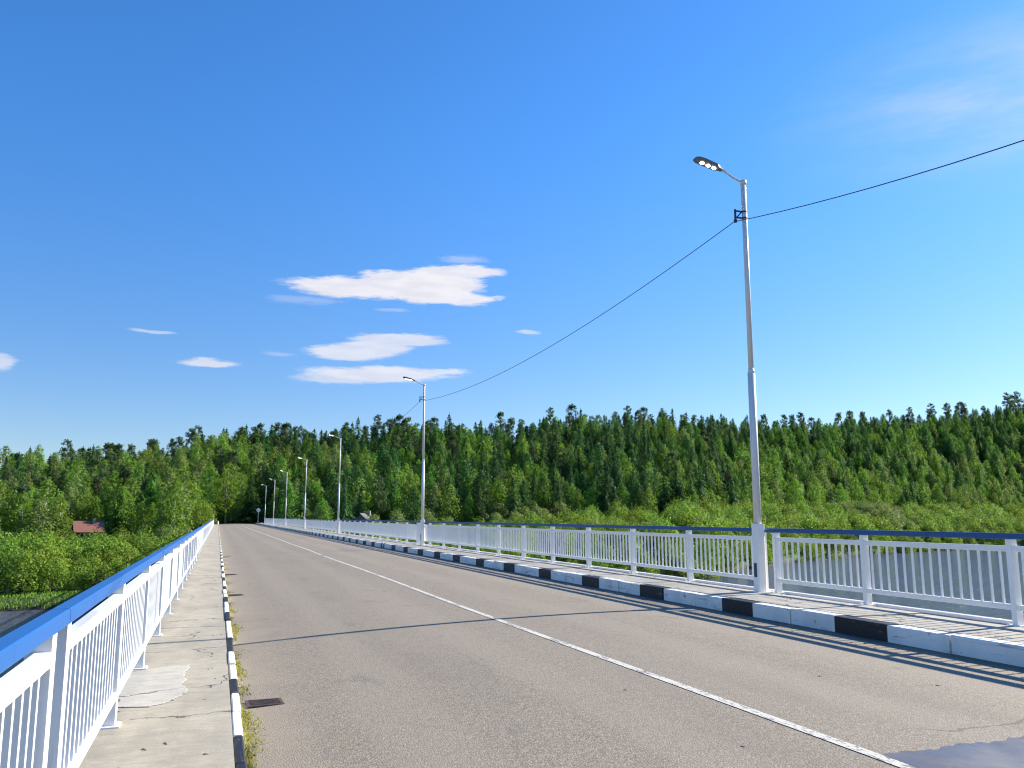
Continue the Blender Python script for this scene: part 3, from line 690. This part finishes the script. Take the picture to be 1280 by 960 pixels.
# forest on the slope
ring = 0; rel = 0.0
while rel < DEPTH+16:
    tt = -.36
    while tt < 1.0:
        f = float(front(tt)); rr = f+rel+rng.normal(0, 1.3); a = tt+rng.normal(0, 1.2)/rr
        x, y = rr*math.sin(a), rr*math.cos(a); step = 4.7
        u = rel/DEPTH
        if not blocked(x, y, rr, a, False) and rng.random() < .92:
            nz = fbm(x, y); k = rng.random()
            left = a < .03; right = a > .62
            if u > .90: kind = 'pine_tree' if k < (.20 if not right else .08) else ('spruce_tree' if k < (.60 if not right else .34) else ('birch_tree' if left else ('young_pine_tree' if rng.random() < .7 else 'larch_tree')))
            elif left: kind = 'birch_tree' if k < .70+.15*nz else ('spruce_tree' if k < .88 else 'pine_tree')
            elif right:
                pb = .62-.9*u
                kind = 'birch_tree' if k < pb+.2*max(0, nz) else ('young_pine_tree' if k < .84 else ('larch_tree' if k < .92 else 'spruce_tree'))
            else:
                pb = .34-.3*u+.16*nz
                kind = 'birch_tree' if k < pb else ('young_pine_tree' if k < pb+.30+.15*u else ('larch_tree' if k < pb+.36+.2*u else ('pine_tree' if k > .93 else 'spruce_tree')))
            sc = rng.uniform(.62, 1.2)
            if kind == 'pine_tree': sc = rng.uniform(.65, .9) if u < .9 else rng.uniform(.7, 1.02)
            if u > .9 and kind != 'pine_tree': sc *= .88
            var = None
            if kind == 'spruce_tree': var = int(rng.integers(0, 2)) if (nz < .15 and not right) else int(rng.integers(0, 4))
            put(kind, x, y, sc, var)
        tt += step/(f+rel)*rng.uniform(.9, 1.1)
    rel += 4.4 if rel < 60 else 5.0
for bx in range(13):      # scrub across the turn at the end of the straight
    put('willow_bush', -5+bx*1.7+rng.normal(0, .4), 219+rng.normal(0, 1.2), rng.uniform(.5, .8))
# single brown dry spruces at the forest edge
for a, d_, sc in ((.388, 3, .95), (.40, 6, .8), (-.035, 6, .85), (.66, 14, .6), (.672, 12, .55)):
    rr = float(front(a))+d_; put('dead_spruce', rr*math.sin(a), rr*math.cos(a), sc)
# tall pines that stand out on the skyline
for a, d_, sc in ((.021, 118, 1.0), (.199, 128, 1.05), (.206, 126, .95), (.404, 135, 1.05), (.235, 130, 1.0), (.655, 158, .95), (.716, 158, 1.0), (.797, 160, 1.12), (.812, 160, 1.08), (.825, 162, 1.1), (.828, 160, 1.0), (.868, 160, 1.25), (.877, 162, 1.2), (.846, 160, .9), (-.15, 140, .95), (-.07, 138, .95), (-.105, 142, .9), (.07, 125, .95)):
    rr = float(front(a))+d_; put('pine_tree', rr*math.sin(a), rr*math.cos(a), sc)

# which of them show largest from the road: a coarse far-to-near paint
W, H = 320, 240
ids = np.full((H, W), -1, int)
T_xyz = np.array([t[2:5] for t in TREES]); hh = np.array([PROTO[t[0]][t[1]][3]*t[5] for t in TREES]); ww = np.array([PROTO[t[0]][t[1]][4]*t[5] for t in TREES])
px, pyb, dep = to_view(T_xyz); _, pyt, _ = to_view(T_xyz+np.stack([0*hh, 0*hh, hh], 1))
order = np.argsort(-dep)
for i in order:
    if dep[i] < 5: continue
    hw = FPX*ww[i]/dep[i]/4*.8; x0, x1 = px[i]/4-hw, px[i]/4+hw; yt, yb = pyt[i]/4, pyb[i]/4
    if x1 < 0 or x0 > W or yb < 0: continue
    for yy in range(max(0, int(round(yt))), min(H-1, int(round(yb)))+1):
        f = (yy-yt)/max(1, yb-yt); k = hw*(min(1, .25+f) if TREES[i][0] != 'willow_bush' else 1)
        a, b_ = int(round(px[i]/4-k)), int(round(px[i]/4+k))
        ids[yy, max(0, a):max(0, min(W, b_+1))] = i
# the railings hide what stands low behind them
vis = np.bincount(ids[ids >= 0].ravel(), minlength=len(TREES))
LIMIT = {'spruce_tree': 230, 'larch_tree': 230, 'young_pine_tree': 280, 'pine_tree': 200, 'birch_tree': 280, 'willow_bush': 280, 'leaning_willow': 60, 'dead_spruce': 20}
single = []
for kind, lim in LIMIT.items():
    idx = [i for i in range(len(TREES)) if TREES[i][0] == kind and vis[i] >= 4]
    idx.sort(key=lambda i: -vis[i]); single += idx[:lim]
sset = set(single)
# words that tell them apart
def zone(x):
    for lim, w in ((130, 'far left of the bridge'), (262, 'just left of the bridge'), (335, 'behind the far bridge end'), (424, 'behind the far lamps'), (531, 'left of the second lamp'), (640, 'right of second lamp'), (735, 'midway between second and near lamps'), (840, 'left of the near lamp'), (938, 'just left of near lamp'), (1030, 'just right of near lamp'), (1110, 'well right of near lamp'), (1195, 'towards the right edge')):
        if x < lim: return w
    return 'at the right edge'
def band(i):
    t = TREES[i]; th = math.atan2(t[2], t[3]); u = (math.hypot(t[2], t[3])-float(front(th)))/DEPTH
    if t[0] in ('willow_bush', 'leaning_willow'): return 'on the riverbank' if (math.hypot(t[2], t[3])-float(shore(th))) < 18 else ('amid the thicket' if u < -.2 else 'at the forest foot')
    return 'on the skyline' if u > .86 else ('high upslope' if u > .5 else ('low on slope' if u > .14 else 'at the forest foot'))
NOUN = {'spruce_tree': 'spruce', 'larch_tree': 'larch', 'young_pine_tree': 'young pine', 'pine_tree': 'pine', 'birch_tree': 'birch', 'willow_bush': 'willow bush', 'leaning_willow': 'wind-leaning willow', 'dead_spruce': 'dry spruce'}
CAT = {'spruce_tree': 'spruce', 'larch_tree': 'larch', 'young_pine_tree': 'pine', 'pine_tree': 'pine', 'birch_tree': 'birch', 'willow_bush': 'bush', 'leaning_willow': 'willow', 'dead_spruce': 'spruce'}
ORD = ['leftmost', 'second from left', 'third from left', 'fourth from left', 'fifth from left', 'sixth from left', 'seventh from left', 'eighth from left', 'ninth from left', 'tenth from left', 'eleventh from left', 'twelfth from left']
cls = {}
for i in single: cls.setdefault((TREES[i][0], PROTO[TREES[i][0]][TREES[i][1]][5], band(i), zone(px[i])), []).append(i)
label = {}
for (kind, tone, bd, zn), L in cls.items():
    L.sort(key=lambda i: px[i])
    for k, i in enumerate(L):
        base = '%s %s %s %s' % (tone, NOUN[kind], bd, zn)
        if len(L) == 1: label[i] = base
        elif len(L) <= 12: label[i] = base + ', ' + (ORD[k] if k < len(L)-1 or len(L) > 12 else 'rightmost')
        else: label[i] = base
big = set(sorted(single, key=lambda i: -vis[i])[:170])
GRP = {'spruce_tree': 'spruces on the wooded slope', 'larch_tree': 'larches on the wooded slope', 'young_pine_tree': 'young pines on the wooded slope', 'pine_tree': 'pines of the wooded slope', 'birch_tree': 'birches on the wooded slope', 'willow_bush': 'willow bushes along the river', 'leaning_willow': 'leaning willows before the forest', 'dead_spruce': 'brown dry spruces'}
for i in single:
    kind, v, x, y, z, sc, rz = TREES[i]; cr, tk, jn, h, r, tone = PROTO[kind][v]
    if i in big:
        o = link(kind, None, None, (x, y, z), rz); o.scale = (sc, sc, sc)
        link('crown', cr, o); link('trunk', tk, o)
    else:
        o = link(kind, jn, None, (x, y, z), rz); o.scale = (sc, sc, sc*rng.uniform(.93, 1.08))
    tag(o, label[i], CAT[kind], GRP[kind])
# the rest of the wood reads as one mass
pc = bpy.data.collections.new('forest_sources'); flat = []
for kind in PROTO:
    for v, e in enumerate(PROTO[kind]):
        o = bpy.data.objects.new('source_%02d' % len(flat), e[2]); pc.objects.link(o); flat.append((kind, v))
rest = [t for i, t in enumerate(TREES) if i not in sset]
me = bpy.data.meshes.new('distant_forest'); me.vertices.add(len(rest)); me.vertices.foreach_set('co', np.array([t[2:5] for t in rest]).ravel())
for nm, typ, vals in (('source', 'INT', [flat.index((t[0], t[1])) for t in rest]), ('turn', 'FLOAT', [t[6] for t in rest]), ('size', 'FLOAT', [t[5] for t in rest])):
    at = me.attributes.new(nm, typ, 'POINT'); at.data.foreach_set('value', vals)
fo = tag(link('distant_forest', me), kind='stuff')
ng = bpy.data.node_groups.new('forest_scatter', 'GeometryNodeTree')
ng.interface.new_socket('Geometry', in_out='INPUT', socket_type='NodeSocketGeometry'); ng.interface.new_socket('Geometry', in_out='OUTPUT', socket_type='NodeSocketGeometry')
N = ng.nodes; gi = N.new('NodeGroupInput'); go = N.new('NodeGroupOutput'); ip = N.new('GeometryNodeInstanceOnPoints'); ci = N.new('GeometryNodeCollectionInfo')
ci.inputs['Collection'].default_value = pc; ci.inputs['Separate Children'].default_value = True; ci.inputs['Reset Children'].default_value = True
def attr(nm, typ):
    a = N.new('GeometryNodeInputNamedAttribute'); a.data_type = typ; a.inputs['Name'].default_value = nm; return a.outputs['Attribute']
cx = N.new('ShaderNodeCombineXYZ'); ng.links.new(attr('turn', 'FLOAT'), cx.inputs[2])
e2r = N.new('FunctionNodeEulerToRotation'); ng.links.new(cx.outputs[0], e2r.inputs[0])
ip.inputs['Pick Instance'].default_value = True
ng.links.new(gi.outputs[0], ip.inputs['Points']); ng.links.new(ci.outputs[0], ip.inputs['Instance']); ng.links.new(attr('source', 'INT'), ip.inputs['Instance Index'])
ng.links.new(e2r.outputs[0], ip.inputs['Rotation']); ng.links.new(attr('size', 'FLOAT'), ip.inputs['Scale']); ng.links.new(ip.outputs[0], go.inputs[0])
md = fo.modifiers.new('scatter', 'NODES'); md.node_group = ng

# bank grass at the left waterline and weeds in the gutter
g = G(55); n = 5200
tt = g.uniform(-.36, .02, n); rr = shore(tt)+g.uniform(-1.2, 6.5, n)**1.0; x, y = rr*np.sin(tt), rr*np.cos(tt); z = ground(x, y)
ok = (z > WATER+.05); c = np.stack([x, y, z+.25], 1)[ok]; k = len(c)
Vg = leaves(c, g.normal(size=(k, 3))*np.array([1, 1, .25]), g.uniform(.25, .6, k), .3, g, np.tile([0, 0, 1.], (k, 1)))
tag(link('bank_grass', fast_mesh('bank_grass', Vg, L_GRASS)), kind='stuff')
n = 5200; yy = np.concatenate([g.uniform(5.6, 14.5, 3400), 14+g.exponential(11, 1800)]); ok = yy < 110; yy = yy[ok]; n = len(yy)
dens = np.array([math.sin(v*2.1)+.7*math.sin(v*5.3+1)+.5*math.sin(v*.8+2) for v in yy]); keep = dens+g.normal(0, .6, n) > .1
yy = yy[keep]; n = len(yy); xx = .258+np.abs(g.normal(0, .045, n))*(1+.5*np.sin(yy*3)); hgt = g.uniform(.008, .032, n)
c = np.stack([xx, yy, np.array([road_z(v) for v in xx])+hgt*.4], 1)
Vg = leaves(c, g.normal(size=(n, 3))*np.array([1, 1, .6]), hgt*1.3, .35, g, np.tile([0, 0, .8], (n, 1)))
tag(link('gutter_weeds', fast_mesh('gutter_weeds', Vg, L_WEED)), kind='stuff')
# grit and dry bits lying on the road edge and the walkway
mb = MB()
for k in range(190):
    q = random.random()
    if q < .4: x = random.uniform(7.0, 7.7); y = random.uniform(5, 40); z = road_z(x)
    elif q < .75: x = random.uniform(-.5, .14); y = random.uniform(5, 30); z = 0.001
    else: x = random.uniform(.3, 7); y = random.uniform(4.6, 30); z = road_z(x)
    s = random.uniform(.004, .014); a = random.uniform(0, 3.14); L = random.uniform(1, 3.2)
    V = [(x+s*(L*math.cos(a)*u-math.sin(a)*v), y+s*(L*math.sin(a)*u+math.cos(a)*v), z+w*s) for u, v, w in ((-1, 0, .1), (0, -.7, .1), (1, 0, .1), (0, .7, .1), (0.1, 0, .75))]
    mb.add(V, [(0, 1, 4), (1, 2, 4), (2, 3, 4), (3, 0, 4)])
tag(mb.build('grit', CONC), kind='stuff')

# ------------------------------------------------------------------ light and sky
ELEV, AZ = math.radians(27.3), math.radians(8.5)      # azimuth measured from +X towards +Y
s = Vector((math.cos(ELEV)*math.cos(AZ), math.cos(ELEV)*math.sin(AZ), math.sin(ELEV)))
sun = bpy.data.lights.new('sun', 'SUN'); sun.energy = 4.2; sun.angle = math.radians(.5); sun.color = (1, .93, .81)
so = link('sun', sun, None, (60, 10, 60)); so.rotation_euler = s.to_track_quat('Z', 'Y').to_euler()
w = bpy.data.worlds.new('World'); scn.world = w; w.use_nodes = True; nt = NT(w.node_tree)
bg = nt.n['Background']; sk = nt.new('ShaderNodeTexSky', sky_type='NISHITA', sun_disc=False)
sk.sun_elevation = ELEV; sk.sun_rotation = math.pi/2-AZ; sk.air_density = 1.0; sk.dust_density = .3; sk.ozone_density = 3.0; sk.altitude = 300
hs = nt.new('ShaderNodeHueSaturation'); nt.l.new(sk.outputs[0], hs.inputs['Color']); hs.inputs['Saturation'].default_value = 1.16; hs.inputs['Value'].default_value = 1.0
dirv = nt.new('ShaderNodeTexCoord').outputs['Generated']
sx = nt.new('ShaderNodeSeparateXYZ'); nt.l.new(dirv, sx.inputs[0])
skyc = nt.mix(1.0, hs.outputs[0], nt.mix(nt.ramp(sx.outputs[2], .04, .48), (.76, .80, .95), (.68, 1.09, 1.43)), 'MULTIPLY')
az = nt.math('ARCTAN2', sx.outputs[0], sx.outputs[1]); el = nt.math('ARCSINE', sx.outputs[2])
cb = nt.new('ShaderNodeCombineXYZ'); nt.l.new(nt.math('MULTIPLY', az, 9), cb.inputs[0]); nt.l.new(nt.math('MULTIPLY', el, 42), cb.inputs[1])
n1 = nt.noise(cb.outputs[0], 1.6, 5, .55); n2 = nt.noise(nt.mapping(cb.outputs[0], (1, 1, 1), (7, 3, 0)), 2.2, 4, .55)
n3 = nt.noise(cb.outputs[0], 7.5, 5, .65)
azw = nt.math('MULTIPLY_ADD', nt.math('SUBTRACT', n1, .5), .045, az); elw = nt.math('MULTIPLY_ADD', nt.math('SUBTRACT', n2, .5), .011, el)
# cloud lenses: azimuth, elevation, half width, half height (radians), opacity, softness
CL = [(.155, .2655, .100, .0135, .92, .45), (.235, .2695, .066, .021, .95, .32), (.205, .2775, .062, .011, .9, .4), (.265, .2885, .058, .0085, .92, .4), (.270, .2555, .046, .0075, .9, .5),
      (.140, .1900, .060, .0105, .75, .5), (.195, .2065, .062, .0080, .72, .55), (.165, .1965, .05, .010, .72, .5),
      (.175, .1655, .095, .0105, .8, .55), (.13, .160, .065, .0080, .6, .7), (.215, .1695, .066, .006, .7, .5),
      (-.0725, .2015, .027, .0034, .5, .8), (-.0215, .1712, .037, .0062, .75, .6), (.357, .2172, .017, .0034, .5, .8), (-.222, .1565, .017, .011, .6, .7), (.275, .302, .035, .006, .3, .9), (.19, .2415, .022, .003, .25, .9), (.055, .185, .02, .004, .25, .9), (.315, .2565, .008, .003, .5, .7), (.085, .248, .05, .006, .2, .9)]
acc = None
for a0, e0, ra, re, op, so_ in CL:
    dx = nt.math('DIVIDE', nt.math('SUBTRACT', azw, a0), ra); dy = nt.math('DIVIDE', nt.math('SUBTRACT', elw, e0), re)
    d = nt.math('SQRT', nt.math('ADD', nt.math('MULTIPLY', dx, dx), nt.math('MULTIPLY', dy, dy)))
    d = nt.math('MULTIPLY_ADD', nt.math('SUBTRACT', n3, .5), .55, d)
    f = nt.math('MULTIPLY', nt.ramp(d, 1.0-so_*.75, 1.08, 1, 0), op)
    acc = f if acc is None else nt.math('MAXIMUM', acc, f)
# a faint veil high on the right
vd = nt.math('SQRT', nt.math('ADD', nt.math('POWER', nt.math('DIVIDE', nt.math('SUBTRACT', az, .93), .30), 2), nt.math('POWER', nt.math('DIVIDE', nt.math('SUBTRACT', el, .42), .10), 2)))
veil = nt.math('MULTIPLY', nt.ramp(vd, .1, 1.1, 1, 0), nt.ramp(nt.noise(cb.outputs[0], .7, 5, .6), .3, .75, .10, .36))
acc = nt.math('MAXIMUM', acc, veil)
front_only = nt.ramp(sx.outputs[1], -.1, .1); acc = nt.math('MULTIPLY', acc, front_only)
cc = nt.mix(nt.ramp(n2, .35, .7), (5.6, 5.5, 5.7), (4.9, 4.85, 5.3))
colr = nt.mix(acc, skyc, cc)
nt.l.new(colr, bg.inputs['Color']); bg.inputs['Strength'].default_value = .07

# ------------------------------------------------------------------ render look
v = scn.view_settings; v.view_transform = 'Standard'; v.look = 'None'; v.exposure = 1.25; v.gamma = 1; v.use_curve_mapping = False
scn.render.engine = 'CYCLES'; cy = scn.cycles
cy.pixel_filter_type = 'BLACKMAN_HARRIS'; cy.filter_width = 1.15; cy.max_bounces = 6; cy.diffuse_bounces = 3; cy.glossy_bounces = 3; cy.transmission_bounces = 4; cy.transparent_max_bounces = 4
cy.use_denoising = True; cy.denoiser = 'OPENIMAGEDENOISE'; cy.denoising_input_passes = 'RGB_ALBEDO_NORMAL'; cy.denoising_prefilter = 'ACCURATE'; cy.caustics_reflective = False; cy.caustics_refractive = False; cy.sample_clamp_indirect = 6
